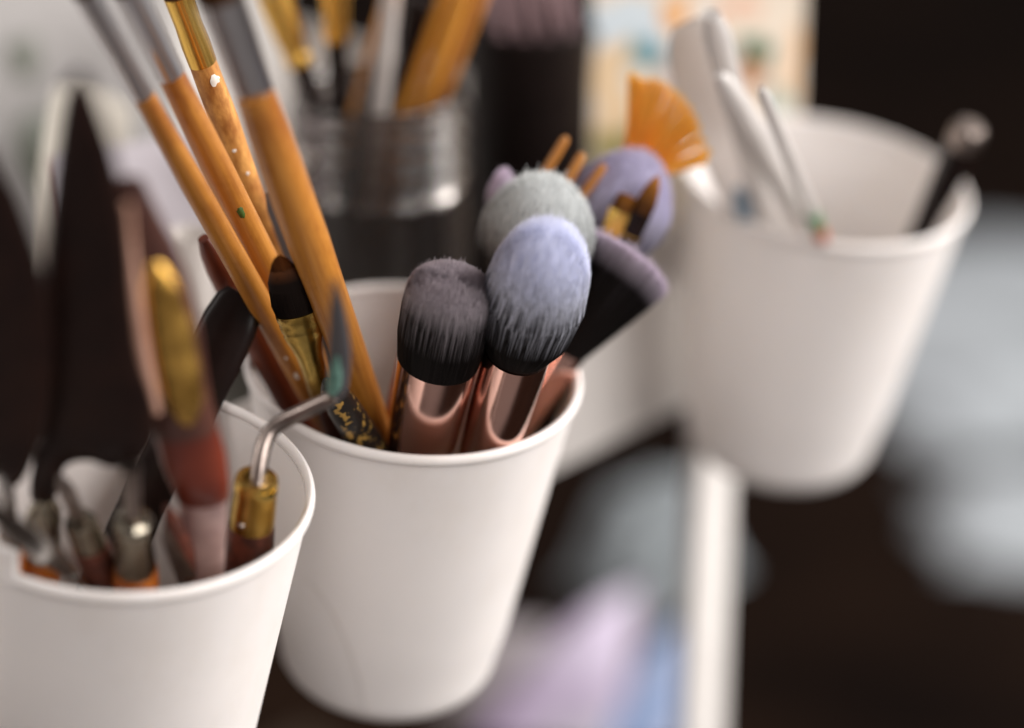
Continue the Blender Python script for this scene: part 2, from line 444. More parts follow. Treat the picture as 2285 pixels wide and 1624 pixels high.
# ------------------------------------------------------------------ bristles
def lerp3(a, b, t): return tuple(a[i] + (b[i] - a[i]) * t for i in range(3))
def bristle_head(e, name, z0, root_r, flat, shape, color, n=6000, wid=.00011, core=None, seed=1, jitter=.05, by_length=False):
    """shape(rho, phi) -> (radius, height, bulge); color(h01, rnd) -> rgb;  strands fill the head from a root disc"""
    rnd = random.Random(seed); V = []; F = []; C = []
    hmax = max(shape(k / 20, 0)[1] for k in range(21))
    for i in range(n):
        rho = math.sqrt(rnd.random()); phi = rnd.random() * 2 * math.pi
        if i % 2 == 0: rho = .86 + .14 * rnd.random()
        R_, h_, bul = shape(rho, phi)
        jl = 1 + (rnd.random() - .6) * jitter + (.05 if rnd.random() < .02 else 0)
        c, s_ = math.cos(phi), math.sin(phi)
        root = Vector((root_r * rho * c, root_r * rho * s_ * flat, z0))
        tipr = R_ * (1 + (rnd.random() - .5) * .05)
        a2 = phi + (rnd.random() - .5) * .10
        tip = Vector((tipr * math.cos(a2), tipr * math.sin(a2) * flat, z0 + h_ * jl))
        ctl = Vector((bul * c, bul * s_ * flat, z0 + h_ * .45))
        side = Vector((c + (rnd.random() - .5) * .7, s_ + (rnd.random() - .5) * .7, .25)).normalized()
        rc = rnd.random(); vb = .82 + .34 * rnd.random(); b0 = len(V)
        ws = (1, 1, .9, .55)
        for k in range(4):
            t = (0, .38, .78, 1)[k]
            p = root * (1 - t) ** 2 + ctl * (2 * t * (1 - t)) + tip * t * t
            d = (tip - root).cross(side).normalized() * (wid * ws[k])
            cc = tuple(q * vb for q in color(t if by_length else (p.z - z0) / hmax, rc)) + (1,)
            V += [p - d, p + d]; C += [cc, cc]
        for k in range(3): F.append((b0 + 2 * k, b0 + 2 * k + 1, b0 + 2 * k + 3, b0 + 2 * k + 2))
    if core:                                            # solid packed inside of the head
        seg = 40; b0 = len(V)
        for z, r_ in core:
            for k in range(seg):
                a = 2 * math.pi * k / seg; V.append(Vector((r_ * math.cos(a), r_ * math.sin(a) * flat, z0 + z))); C.append((*color(z / hmax, .5), 1))
        m_ = len(core)
        for i in range(m_ - 1):
            for k in range(seg):
                j = (k + 1) % seg; F.append((b0 + i * seg + k, b0 + i * seg + j, b0 + (i + 1) * seg + j, b0 + (i + 1) * seg + k))
        F.append(tuple(b0 + (m_ - 1) * seg + k for k in range(seg)))
    me = mesh(name, V, F, True, 180)
    at = me.color_attributes.new('Col', 'FLOAT_COLOR', 'POINT')
    for i, c in enumerate(C): at.data[i].color = c
    return obj(name, me, M['bristle'], e)
def two_tone(dark, light, lo, hi, spread=.12):
    def f(h, r):
        t = (h + (r - .5) * spread - lo) / (hi - lo); t = max(0, min(1, t)); t = t * t * (3 - 2 * t)
        return lerp3(dark, light, t)
    return f

# ================================================================== MIDDLE CUP : wooden paintbrushes
def wood_brush(label, cup, p0, p1, vc, t, handle, ferr, wood='wood', fer='silver', base=.0022, ferflat=1.0, name='paintbrush', roll=0, tuft=None):
    ax = Ax(cup, p0, p1, vc, t, roll=roll); e = stand(name, label, 'paintbrush', ax)
    h = part('handle', ax, e, M[wood], handle, base_r=base)
    if ferr:
        f = part('ferrule', ax, e, M[fer], ferr, flat=ferflat)
        # crimp ring and hair above the metal (rises out of the picture)
        u, v, w_ = ferr[-1][:3]
        L = ax.L(u, v); r_ = ax.W(u, v, w_)
        col_ = two_tone((.10, .045, .02), (.30, .15, .06), .2, .9)
        bristle_head(e, 'bristles', L - .001, r_ * .95, ferflat, lambda rho, phi: (r_ * (1 - .35 * rho * 0) * rho * .9, .022 - .006 * rho, r_ * 1.12 * rho), col_, n=900, wid=.00016,
                     core=[(0, r_ * .9), (.012, r_ * .8), (.018, r_ * .3)], seed=int(u))
    return ax, e
def dabs(e, ax, items):                                   # dried paint on the facing side of a handle
    for (u, v, su, sv, m, r_w) in items:
        q = ax.local(u, v); rr = px2m(r_w, ax.D(u, v)) / 2
        y = -math.sqrt(max(0, rr * rr - q.x * q.x)) 
        nn = Vector((q.x, y, 0)).normalized()
        V = []; F = []; rnd = random.Random(int(u * v))
        sx, sz = px2m(su, ax.D(u, v)) / 2, px2m(sv, ax.D(u, v)) / 2
        tx = Vector((-nn.y, nn.x, 0))
        cen = Vector((q.x, y, q.z))
        V.append(cen + nn * .00035)
        for ring, (f, h) in enumerate(((.6, .0003), (1, -.0001))):
            for k in range(14):
                a = 2 * math.pi * k / 14; g = f * (.75 + .5 * rnd.random())
                V.append(cen + tx * (sx * g * math.cos(a)) + Vector((0, 0, 1)) * (sz * g * math.sin(a)) + nn * h)
        for k in range(14):
            j = (k + 1) % 14; F.append((0, 1 + k, 1 + j)); F.append((1 + k, 15 + k, 15 + j, 1 + j))
        obj('paint_dab', mesh('paint_dab', V, F), M[m], e)

axA, eA = wood_brush('slim wooden paintbrush furthest left in the middle cup, silver ferrule', cupM, (305, 185), (700, 890), 862, .75,
    [(700, 890, 54), (560, 640, 58), (430, 408, 58), (312, 198, 50)], [(318, 210, 53), (300, 176, 53), (262, 108, 55), (225, 42, 60), (190, -20, 64)])
axB, eB = wood_brush('wooden paintbrush with a green paint speck, second from left in the middle cup', cupM, (365, 135), (705, 810), 842, .8,
    [(705, 810, 58), (590, 582, 66), (480, 363, 70), (375, 155, 62)], [(380, 165, 66), (362, 129, 66), (320, 46, 70), (285, -24, 74)])
dabs(eB, axB, [(531, 455, 16, 34, 'paint_green', 69)])
dabs(eA, axA, [(632, 782, 9, 12, 'paint_white', 54), (655, 822, 9, 26, 'paint_white', 54)])
axC, eC = wood_brush('worn wooden paintbrush spattered with old paint behind the others', cupM, (430, 80), (640, 640), 765, .9,
    [(640, 640, 50), (560, 427, 56), (500, 267, 66), (448, 128, 62)], [(452, 139, 64), (436, 96, 66), (420, 53, 62), (395, -13, 66)], wood='wood_worn', fer='gold')
dabs(eC, axC, [(478, 165, 30, 26, 'paint_white', 64), (520, 320, 12, 12, 'paint_white', 60), (550, 372, 10, 12, 'paint_white', 58)])
axD, eD = wood_brush('thick wooden paintbrush with a wide blue-grey metal ferrule', cupM, (562, 190), (838, 950), 905, .62,
    [(838, 950, 66), (760, 735, 84), (690, 542, 97), (600, 295, 98), (566, 200, 90)],
    [(570, 212, 92), (556, 173, 94), (525, 88, 104), (490, -8, 112)], ferflat=.7)
# red-stained handle behind the slim brush
ax = Ax(cupM, (470, 560), (640, 880), 800, .95); e = stand('paintbrush', 'dark red wooden handle behind the slim paintbrushes', 'paintbrush', ax)
part('handle', ax, e, M['wood_red'], [(640, 880, 70), (560, 730, 74), (490, 597, 62), (470, 560, 50), (455, 531, 28)], base_r=.003)
# dark grey palette knife blade between the brushes
ax = Ax(cupM, (598, 430), (700, 680), 790, .9); e = stand('palette_knife', 'dark grey flat blade standing between the wooden paintbrushes', 'palette knife', ax)
part('blade', ax, e, M['grey'], [(720, 729, 40), (660, 582, 46), (612, 464, 34), (598, 430, 14)], flat=.12, base_r=.002)
# filbert brush with golden crimped ferrule, in focus
ax = Ax(cupM, (628, 590), (722, 890), 900, .55); e = stand('paintbrush', 'short brown filbert paintbrush with golden crimped ferrule in sharp focus', 'paintbrush', ax)
axF = ax
part('handle', ax, e, M['wood_brown'], [(724, 896, 44), (718, 877, 46)], base_r=.0018)
FL = .62
part('ferrule', ax, e, M['brass'], [(719, 880, 54, .95), (708, 845, 56, .95), (698, 813, 58, .92), (690, 787, 62, .8), (684, 768, 72, .62), (679, 752, 84, .5), (676, 743, 88, .47),
     (674.5, 738, 84, .47), (673, 733, 90, .45), (669, 720, 93, .44), (667, 714, 90, .44), (665, 708, 96, .43), (661, 695, 97, .42)], seg=48, sharp=50)
z0 = ax.L(662, 698); wr = ax.W(662, 698, 92); hh = ax.L(622, 572) - z0
bristle_head(e, 'bristles', z0, wr, .40, lambda rho, phi: (wr * .82 * rho * (1.0), hh * (1 - .42 * rho ** 2.4), wr * 1.22 * rho),
     two_tone((.014, .008, .006), (.24, .075, .018), .62, .98, .25), n=5000, wid=.00009, core=[(0, wr * .95), (hh * .3, wr * 1.02), (hh * .6, wr * .9), (hh * .8, wr * .6)], seed=3)
# black handle with gold pattern
ax = Ax(cupM, (728, 850), (815, 985), 955, .2); e = stand('paintbrush', 'short black handle with gold pattern at the front of the middle cup', 'paintbrush', ax)
part('handle', ax, e, M['black_gold'], [(815, 985, 78), (765, 907, 74), (740, 868, 52), (728, 850, 20)], base_r=.004)
# thin wooden handle left of the first makeup brush
ax = Ax(cupM, (912, 740), (872, 960), 880, .5); e = stand('paintbrush', 'thin orange wooden handle just left of the small makeup brush', 'paintbrush', ax)
part('handle', ax, e, M['wood_orange'], [(872, 960, 40), (890, 860, 38), (905, 780, 30), (911, 745, 16)], base_r=.002)

# ================================================================== MIDDLE CUP : makeup brushes
G_MK = 'rose gold makeup brushes in the middle cup'
def makeup(label, p0, p1, vc, t, ferr, roll=0, ferflat=1.0, base=.0035):
    ax = Ax(cupM, p0, p1, vc, t, roll=roll); e = stand('makeup_brush', label, 'makeup brush', ax, G_MK)
    lo = ferr[0]; Llo = ax.L(lo[0], lo[1]); rlo = ax.W(lo[0], lo[1], lo[2])
    obj('handle', mesh('handle', *lathe([(0, base * .6, base * .6), (.002, base, base), (Llo * .6, base * 1.1, base * 1.1), (Llo + .0005, rlo * .96, rlo * .96 * ferflat)], 32)), M['rose'], e)
    part('ferrule', ax, e, M['rose'], ferr, flat=ferflat, seg=56, sharp=35)
    return ax, e
LILAC, WHT, BLK = (.76, .67, .78), (.84, .86, .98), (.010, .0075, .007)
# 1: small dense brush
ax1, e1 = makeup('small dense makeup brush with grey-tipped black bristles, leftmost of the makeup brushes', (1013, 622), (940, 985), 946, .1,
    [(925, 1060, 106), (933, 1020, 132), (941, 982, 150), (952, 925, 164), (961, 882, 171), (974, 815, 180), (978, 797, 183)], ferflat=.8)
z0 = ax1.L(977, 803); r1 = ax1.W(977, 803, 184); h1 = ax1.L(1013, 620) - z0
bristle_head(e1, 'bristles', z0, r1, .8, lambda rho, phi: (r1 * 1.06 * rho, h1 * (1 - .17 * rho ** 4.5), r1 * 1.18 * rho), 
     two_tone(BLK, (.60, .54, .58), .58, .90, .32), n=22000, wid=.00008, core=[(0, r1 * .99), (h1 * .3, r1 * 1.07), (h1 * .6, r1 * 1.04), (h1 * .8, r1 * .99), (h1 * .9, r1 * .8)], seed=11, jitter=.10)
# 2: round fluffy brush
ax2, e2 = makeup('round fluffy makeup brush with white-tipped bristles in the centre of the photo', (1243, 490), (1092, 985), 950, .3,
    [(1070, 1060, 100), (1081, 1024, 124), (1093, 985, 138), (1113, 916, 147), (1129, 864, 150), (1151, 795, 153), (1156, 780, 154)])
z0 = ax2.L(1156, 780); r2 = ax2.W(1156, 780, 150); h2 = ax2.L(1236, 512) - z0; rm = ax2.W(1205, 620, 226)
bristle_head(e2, 'bristles', z0, r2, .95, lambda rho, phi: (rm * math.sin(rho * 1.45), h2 * (.50 + .50 * max(0, math.cos(rho * 1.5)) ** .75), r2 * rho + (rm * 1.25 - r2) * rho),
     two_tone(BLK, WHT, .38, .68, .42), n=30000, wid=.00008, core=[(0, r2 * .98), (h2 * .08, rm * .70), (h2 * .25, rm * .84), (h2 * .45, rm * .93), (h2 * .65, rm * .86), (h2 * .82, rm * .6), (h2 * .9, rm * .3)], seed=12, jitter=.12)
# 3: flat top kabuki, leaning right
ax3, e3 = makeup('flat-topped flared makeup brush with black bristles and lilac edge, leaning right', (1392, 572), (1145, 948), 818, -.98,
    [(1128, 974, 84), (1158, 928, 96), (1200, 864, 104), (1240, 803, 106), (1258, 776, 108)])
z0 = ax3.L(1256, 779); r3 = ax3.W(1256, 779, 104); h3 = ax3.L(1394, 569) - z0; R3 = ax3.W(1390, 575, 250)
def angled_tone(h, r): return two_tone(BLK, LILAC, .80, .88, .07)(h, r)
bristle_head(e3, 'bristles', z0, r3, 1.0, lambda rho, phi: (R3 * rho, h3 * (1 - .08 * rho ** 2 - .24 * rho * math.sin(phi)), (r3 * .5 + R3 * .5) * rho),
     angled_tone, n=20000, wid=.0001, core=[(0, r3 * .98), (h3 * .3, r3 * .7 + R3 * .28), (h3 * .55, r3 * .45 + R3 * .5), (h3 * .68, R3 * .72)], seed=13, jitter=.04, by_length=True)
# 4: grey green dome
ax4, e4 = makeup('wide makeup brush with grey-green dome of bristles behind the fluffy one', (1232, 392), (1110, 860), 815, .3,
    [(1112, 852, 76), (1120, 822, 86), (1134, 768, 94), (1146, 722, 100)])
z0 = ax4.L(1146, 722); r4 = ax4.W(1146, 722, 94); h4 = ax4.L(1232, 392) - z0; R4 = ax4.W(1205, 500, 262)
bristle_head(e4, 'bristles', z0, r4, .8, lambda rho, phi: (R4 * math.sin(rho * 1.45), h4 * (.60 + .40 * math.cos(rho * 1.5)), r4 * rho + (R4 - r4) * rho * 1.1),
     two_tone((.02, .016, .015), (.76, .78, .78), .50, .74, .25), n=16000, wid=.0001, core=[(0, r4 * .95), (h4 * .3, R4 * .75), (h4 * .5, R4 * .92), (h4 * .7, R4 * .86), (h4 * .85, R4 * .6), (h4 * .94, R4 * .3)], seed=14)
# 5: big oval
ax5, e5 = makeup('large oval makeup brush with pale lilac bristles at the back right of the cup', (1446, 340), (1200, 820), 748, 0,
    [(1210, 800, 76), (1240, 742, 88), (1290, 644, 96), (1310, 605, 100)])
z0 = ax5.L(1312, 602); r5 = ax5.W(1312, 602, 96); h5 = ax5.L(1447, 338) - z0; R5 = ax5.W(1400, 470, 234)
bristle_head(e5, 'bristles', z0, r5, .62, lambda rho, phi: (R5 * math.sin(rho * 1.35), h5 * (.55 + .45 * math.cos(rho * 1.5)), r5 * rho + (R5 * 1.1 - r5) * rho),
     two_tone((.05, .04, .05), (.66, .63, .78), .30, .55, .3), n=16000, wid=.0001, core=[(0, r5 * .95), (h5 * .25, R5 * .78), (h5 * .5, R5 * .93), (h5 * .7, R5 * .82), (h5 * .9, R5 * .4)], seed=15)
# lilac brush tip peeping out at the far left behind the dome
ax6, e6 = makeup('pale makeup brush tip peeping out behind the grey-green dome', (1128, 372), (1075, 760), 740, .9,
    [(1078, 738, 40), (1086, 680, 48), (1098, 590, 52), (1104, 548, 54)])
z0 = ax6.L(1104, 548); r6 = ax6.W(1104, 548, 52); h6 = ax6.L(1128, 374) - z0; R6 = ax6.W(1120, 430, 72)
bristle_head(e6, 'bristles', z0, r6, .9, lambda rho, phi: (R6 * math.sin(rho * 1.4), h6 * (.6 + .4 * math.cos(rho * 1.5)), R6 * rho * .9),
     two_tone(BLK, LILAC, .45, .75, .2), n=2500, wid=.00012, core=[(0, r6 * .95), (h6 * .4, R6 * .8), (h6 * .7, R6 * .7), (h6 * .9, R6 * .35)], seed=16)
# lip brush in front of the oval
ax = Ax(cupM, (1474, 380), (1384, 580), 806, -.6); e = stand('lip_brush', 'pointed amber lip brush with black ferrule before the lilac oval brush', 'lip brush', ax)
part('handle', ax, e, M['black_gloss'], [(1385, 578, 30), (1396, 553, 34)], base_r=.0015)
part('ferrule', ax, e, M['black_gloss'], [(1393, 560, 42, .5), (1422, 495, 48, .45), (1431, 476, 48, .42)])
part('ferrule_trim', ax, e, M['brass'], [(1408.5, 525, 51, .5), (1407, 529, 51, .5)])
z0 = ax.L(1430, 479); wr = ax.W(1430, 479, 46); hh = ax.L(1474, 380) - z0
bristle_head(e, 'bristles', z0, wr, .4, lambda rho, phi: (wr * .12 * rho, hh * (1 - .35 * rho), wr * 1.35 * rho),
     two_tone((.10, .035, .008), (.42, .16, .025), .1, .9, .3), n=2500, wid=.00009, core=[(0, wr * .95), (hh * .3, wr * 1.0), (hh * .6, wr * .72), (hh * .85, wr * .25)], seed=18)
ax = Ax(cupM, (1406, 430), (1345, 565), 800, -.6); e = stand('lip_brush', 'small flat brush with golden ferrule beside the pointed lip brush', 'lip brush', ax)
part('handle', ax, e, M['black_gloss'], [(1347, 560, 28), (1363, 525, 34)], base_r=.0015)
part('ferrule', ax, e, M['gold'], [(1364, 523, 48, .5), (1384, 478, 56, .4), (1387, 472, 57, .38)])
z0 = ax.L(1386, 475); wr = ax.W(1386, 475, 52); hh = ax.L(1404, 434) - z0
bristle_head(e, 'bristles', z0, wr, .35, lambda rho, phi: (wr * .9 * rho, hh * (1 - .1 * rho), wr * rho), two_tone((.16, .06, .012), (.34, .13, .02), .1, .9, .3), n=1500, wid=.00009,
     core=[(0, wr * .95), (hh * .5, wr * .9), (hh * .8, wr * .7)], seed=19)
# thin sticks behind
for lab, p0, p1, vc, wpx in (('tallest thin amber stick tip behind the grey-green brush dome', (1264, 306), (1205, 405), 722, 21),
                             ('thin amber stick tip between two taller ones behind the dome', (1300, 343), (1262, 412), 735, 23),
                             ('short amber stick tip against the left of the lilac oval brush', (1348, 368), (1296, 440), 735, 20)):
    ax = Ax(cupM, p0, p1, vc, .9); e = stand('wooden_stick', lab, 'stick', ax, 'amber sticks in the middle cup')
    obj('shaft', mesh('shaft', *lathe([(0, .0012, .0012), (.002, .0016, .0016), (ax.L(*p1), ax.W(*p1, wpx), ax.W(*p1, wpx)), (ax.L(*p0) - .001, ax.W(*p0, wpx), ax.W(*p0, wpx)), (ax.L(*p0), ax.W(*p0, wpx) * .6, ax.W(*p0, wpx) * .6)], 20)), M['wood'], e)
# orange fan brush
axf = Ax(cupM, (1440, 345), (1290, 640), 700, .3); e = stand('fan_brush', 'orange fan brush spread open behind the lilac oval brush', 'fan brush', axf)
part('handle', axf, e, M['wood_orange'], [(1290, 640, 26), (1380, 463, 30), (1392, 439, 34)], base_r=.0016)
part('ferrule', axf, e, M['gold'], [(1390, 443, 40, .6), (1412, 400, 58, .3), (1418, 388, 64, .22)])
zr = axf.L(1416, 392); apex = Vector((0, 0, axf.L(1405, 414)))
V, F, C = [], [], []; rnd = random.Random(5)
tips = [(1412, 168), (1428, 178), (1446, 182), (1462, 180), (1482, 190), (1502, 204), (1520, 220), (1536, 240), (1548, 262), (1556, 282), (1566, 312), (1578, 338), (1572, 356), (1545, 364), (1520, 368)]
for ti, (u, v) in enumerate(tips):
    tp = axf.local(u, v)
    for k in range(130):
        j = Vector(((rnd.random() - .5) * .0027, (rnd.random() - .5) * .0016, (rnd.random() - .5) * .0024))
        tip = tp + j; tip.y = (rnd.random() - .5) * .0018
        root = Vector(((rnd.random() - .5) * .004 + (ti - 7) * .0005, (rnd.random() - .5) * .0014, zr))
        ctl = apex + (tip - apex) * .55; ctl.y *= 1.5
        side = Vector((rnd.random() - .5, rnd.random() - .5, rnd.random() - .5)); b0 = len(V); cm = .8 + .4 * rnd.random()
        for q in range(4):
            t = q / 3; p = root * (1 - t) ** 2 + ctl * (2 * t * (1 - t)) + tip * t * t
            d = (tip - root).cross(side).normalized() * (.00014 * (1, 1, .9, .5)[q]); V += [p - d, p + d]
            c_ = lerp3((.95, .36, .012), (1.0, .66, .12), t); c_ = (c_[0] * cm, c_[1] * cm, c_[2] * cm, 1); C += [c_, c_]
        for q in range(3): F.append((b0 + 2 * q, b0 + 2 * q + 1, b0 + 2 * q + 3, b0 + 2 * q + 2))
me = mesh('fan_bristles', V, F, True, 180); at = me.color_attributes.new('Col', 'FLOAT_COLOR', 'POINT')
for i, c in enumerate(C): at.data[i].color = c
M['fan'] = attr_mat('golden_bristle', rough=.45)
hair_translucency(M['fan'], .45)
obj('bristles', me, M['fan'], e)

# ================================================================== LEFT CUP : sculpting tools
# bent wax tool with brass collar
ax = Ax(cupL, (574, 1062), (550, 1262), 1140, -.6); e = stand('wax_carving_tool', 'wax carving tool with brass collar and bent steel hook in the near cup', 'carving tool', ax)
axH = ax
part('handle', ax, e, M['wood_brown'], [(549, 1270, 116), (556, 1212, 112), (561, 1168, 104)], base_r=.005, seg=48)
cl = [(561, 1172, 101), (562, 1166, 103), (565, 1140, 102), (568, 1112, 100), (570, 1096, 99), (571, 1090, 101), (572, 1082, 101), (573, 1073, 98)]
part('brass_collar', ax, e, M['brass'], cl, seg=56, sharp=30)
Lt = ax.L(573, 1073); rt = ax.W(573, 1073, 98)
V, F = closed_lathe([(rt * .42, Lt - .004), (rt * .42, Lt), (rt * .5, Lt + .0006), (rt * .8, Lt + .0011), (rt * .97, Lt + .0008), (rt, Lt - .0004), (rt * .95, Lt - .001)], 56)
obj('collar_rim', mesh('collar_rim', V, F), M['brass'], e)
q = ax.local(549, 1142); rr = ax.W(565, 1140, 102)
pv = Vector((q.x, -math.sqrt(max(1e-9, rr * rr - q.x * q.x)), q.z)); pn = Vector((pv.x, pv.y, 0)).normalized()
V, F = lathe([(-.001, .0009, .0009), (.0004, .0009, .0009), (.0008, .0006, .0006)], 20)
mm = frame(pv, pn); V = [mm @ Vector(v) for v in V]
obj('rivet', mesh('rivet', V, F), M['steel_dark'], e)
d0 = ax.D(573, 1080); inv = ax.inv
path = [(572, 1100, 0, 38), (574, 1080, 0, 38), (579, 1040, 0, 38), (588, 995, .001, 38), (604, 962, .002, 37), (640, 936, .002, 37), (690, 912, .000, 36), (732, 891, -.002, 34), (748, 880, -.004, 30)]
pts = [inv @ P(u, v, d0 + dz) for u, v, dz, w_ in path]; rs = [px2m(w_, d0) / 2 for *_, w_ in path]
pts, rs = smooth_path(pts, rs, 5)
sh = obj('steel_hook', mesh('steel_hook', *sweep(pts, rs, 24)), M['steel_dark'], e)
path = [(745, 884, -.004, 34), (752, 868, -.006, 46), (756, 830, -.011, 50), (758, 770, -.020, 46), (754, 700, -.030, 34), (750, 650, -.037, 18), (748, 618, -.042, 5)]
pts = [inv @ P(u, v, d0 + dz) for u, v, dz, w_ in path]; rs = [px2m(w_, d0) / 2 for *_, w_ in path]
pts, rs = smooth_path(pts, rs, 5)
side = (inv.to_3x3() @ Vector((1, 0, 0)))
obj('tip', mesh('tip', *sweep(pts, rs, 20, flat=.45, side=side)), M['grey'], sh)
path = [(740, 880, -.006, 18), (745, 862, -.008, 32), (748, 838, -.012, 30), (750, 812, -.016, 18), (752, 796, -.019, 6)]
pts = [inv @ P(u, v, d0 + dz - .0008) for u, v, dz, w_ in path]; rs = [px2m(w_, d0) / 2 for *_, w_ in path]
pts, rs = smooth_path(pts, rs, 5)
obj('wax_smear', mesh('wax_smear', *sweep(pts, rs, 16, flat=.5, side=side)), M['green_wax'], sh)

def outline_blade(ax, e, name, m, px, thick, sub=4):
    pts = [ax.local(u, v) for u, v in px]; pts = sub_closed([(p.x, p.z, 0) for p in pts], sub)
    return obj(name, mesh(name, *plate([(p[0], p[1]) for p in pts], thick), True, 35), m, e)
# big black leaf-shaped spatula
ax = Ax(cupL, (176, 160), (92, 1230), 1185, .6, floor_r=.03); e = stand('sculpting_tool', 'large black leaf-shaped sculpting spatula towering out of the near cup', 'sculpting tool', ax)
outline_blade(ax, e, 'blade', M['black_brown'], [(165, 165), (136, 225), (116, 400), (98, 600), (90, 800), (92, 930), (78, 1010), (70, 1110), (118, 1118), (146, 1040), (200, 1026), (250, 1040), (305, 1030), (345, 975), (336, 890), (308, 800), (296, 680), (286, 500), (262, 370), (226, 250), (194, 170)], .005)
part('collar', ax, e, M['collar'], [(92, 1235, 84), (95, 1192, 82), (96, 1180, 76), (98, 1160, 80), (99, 1140, 76), (101, 1122, 52), (102, 1108, 40)], seg=44)
part('handle', ax, e, M['wood_orange'], [(91, 1245, 92), (92, 1233, 90)], base_r=.0045)
# dark blade at the left edge
ax = Ax(cupL, (-30, 330), (20, 1240), 1200, .6, floor_r=.03); e = stand('sculpting_tool', 'dark sculpting spatula cut by the left edge of the photo', 'sculpting tool', ax)
outline_blade(ax, e, 'blade', M['black_brown'], [(-30, 330), (-75, 420), (-95, 600), (-100, 800), (-60, 960), (-10, 1060), (40, 1080), (84, 1000), (112, 880), (112, 700), (86, 570), (48, 450), (10, 375)], .005)
part('shaft', ax, e, M['steel'], [(20, 1240, 46), (15, 1150, 44), (8, 1030, 40)])
part('handle', ax, e, M['wood_orange'], [(22, 1260, 80), (20, 1236, 76)], base_r=.0045)
# second collar tool
ax = Ax(cupL, (140, 1075), (222, 1262), 1215, 0, floor_r=.03); e = stand('sculpting_tool', 'dark-handled tool with silver collar leaning left behind the spatula', 'sculpting tool', ax)
part('handle', ax, e, M['wood_brown'], [(225, 1269, 84), (205, 1223, 84), (200, 1212, 78)], base_r=.004)
part('collar', ax, e, M['collar'], [(204, 1221, 78), (186, 1180, 76), (184, 1174, 70), (182, 1169, 76), (178, 1160, 66)], seg=44)
part('shaft', ax, e, M['steel_dark'], [(184, 1174, 34), (165, 1132, 34), (150, 1098, 42), (141, 1077, 30), (134, 1061, 12)], flat=.6)
# third collar tool : clear faceted steel collar
ax = Ax(cupL, (292, 1040), (303, 1290), 1235, 0, floor_r=.03); e = stand('sculpting_tool', 'tool with long steel collar and thin upright shaft in front of near cup', 'sculpting tool', ax)
part('handle', ax, e, M['wood_orange'], [(303, 1292, 104), (302, 1268, 98)], base_r=.005)
part('collar', ax, e, M['collar'], [(302, 1272, 92), (301, 1240, 94), (299, 1200, 84), (299, 1190, 76), (298, 1182, 94), (298, 1172, 96), (297, 1160, 84), (297, 1155, 60)], seg=10, sharp=20)
part('shaft', ax, e, M['steel_dark'], [(298, 1170, 40), (296, 1120, 38), (294, 1070, 40), (292, 1040, 46)])
# shiny spoon-shaped blade at lower left
ax = Ax(cupL, (-60, 1100), (175, 1292), 1266, .1, floor_r=.034); e = stand('modelling_spoon', 'shiny steel spoon-shaped tool slanting over the front of the near cup', 'modelling tool', ax)
part('blade', ax, e, M['steel'], [(178, 1294, 22), (150, 1271, 40), (110, 1239, 62), (60, 1198, 66), (10, 1157, 50), (-40, 1116, 30), (-60, 1100, 14)], flat=.3, seg=40)
part('shaft', ax, e, M['steel'], [(180, 1296, 22), (165, 1283, 26)], base_r=.002)
# thin sliver blade
ax = Ax(cupL, (362, 1180), (420, 1296), 1250, 0, floor_r=.034); e = stand('palette_knife', 'thin steel knife blade beside the pink-tipped handle in the near cup', 'palette knife', ax)
part('blade', ax, e, M['steel_dark'], [(424, 1304, 44), (398, 1252, 40), (372, 1200, 26), (362, 1180, 8)], flat=.12, base_r=.002)
# black broad handle leaning right
ax = Ax(cupL, (545, 655), (405, 945), 884, -1.0, floor_r=.034); axK = ax; e = stand('black_tool_handle', 'broad black handle leaning right between the near and middle cups', 'tool handle', ax)
part('handle', ax, e, M['black_gloss'], [(380, 997, 108), (405, 945, 122), (470, 810, 132), (512, 723, 128), (536, 674, 112), (545, 655, 80)], flat=.36, base_r=.006)
# curved handle with gold leaf, red lacquer and pale metal end
ax = Ax(cupL, (300, 440), (462, 1275), 1240, .15, floor_r=.034); e = stand('gilded_handle', 'curved blurred tool handle banded dark brown, gold leaf and red lacquer', 'tool handle', ax)
inv = ax.inv; dB = ax.D(462, 1275)
side = inv.to_3x3() @ Vector((1, 0, 0))
seq = [(290, 400, -.070, 50), (302, 470, -.065, 86), (324, 550, -.058, 116), (346, 625, -.052, 130), (366, 730, -.045, 140), (382, 820, -.038, 138), (400, 900, -.032, 130), (416, 960, -.027, 130),
       (432, 1020, -.022, 132), (444, 1070, -.018, 120), (452, 1110, -.013, 104), (453, 1160, -.008, 98), (455, 1220, -.002, 90), (458, 1278, .004, 80), (464, 1330, .009, 66)]
def band(name, m, i0, i1, grow=1.0, flat=.55):
    ss = seq[i0:i1 + 1]
    pts = [inv @ P(u, v, dB + dz) for u, v, dz, w_ in ss]; rs = [px2m(w_, dB + dz) / 2 * grow for u, v, dz, w_ in ss]
    pts, rs = smooth_path(pts, rs, 5); return obj(name, mesh(name, *sweep(pts, rs, 28, flat=flat, side=side)), m, e)
band('grip', M['umber'], 0, 7, 1.14)
pts = [inv @ P(u, v, dB + dz - .0045) for u, v, dz in ((346, 585, -.055), (356, 640, -.051), (374, 730, -.045), (392, 820, -.038), (408, 890, -.033), (418, 945, -.028))]
pts, rs = smooth_path(pts, [px2m(k, dB) / 2 for k in (20, 78, 100, 102, 88, 30)], 6)
obj('gold_leaf', mesh('gold_leaf', *sweep(pts, rs, 24, flat=.6, side=side)), M['gold_foil'], e)
band('red_band', M['red'], 7, 10, 1.12); band('metal_end', M['pink_metal'], 10, 14, 1.06)
pts = [inv @ P(u, v, dB + dz - .006) for u, v, dz in ((284, 455, -.070), (288, 540, -.062), (298, 640, -.053), (312, 740, -.046), (330, 840, -.039), (350, 920, -.032))]
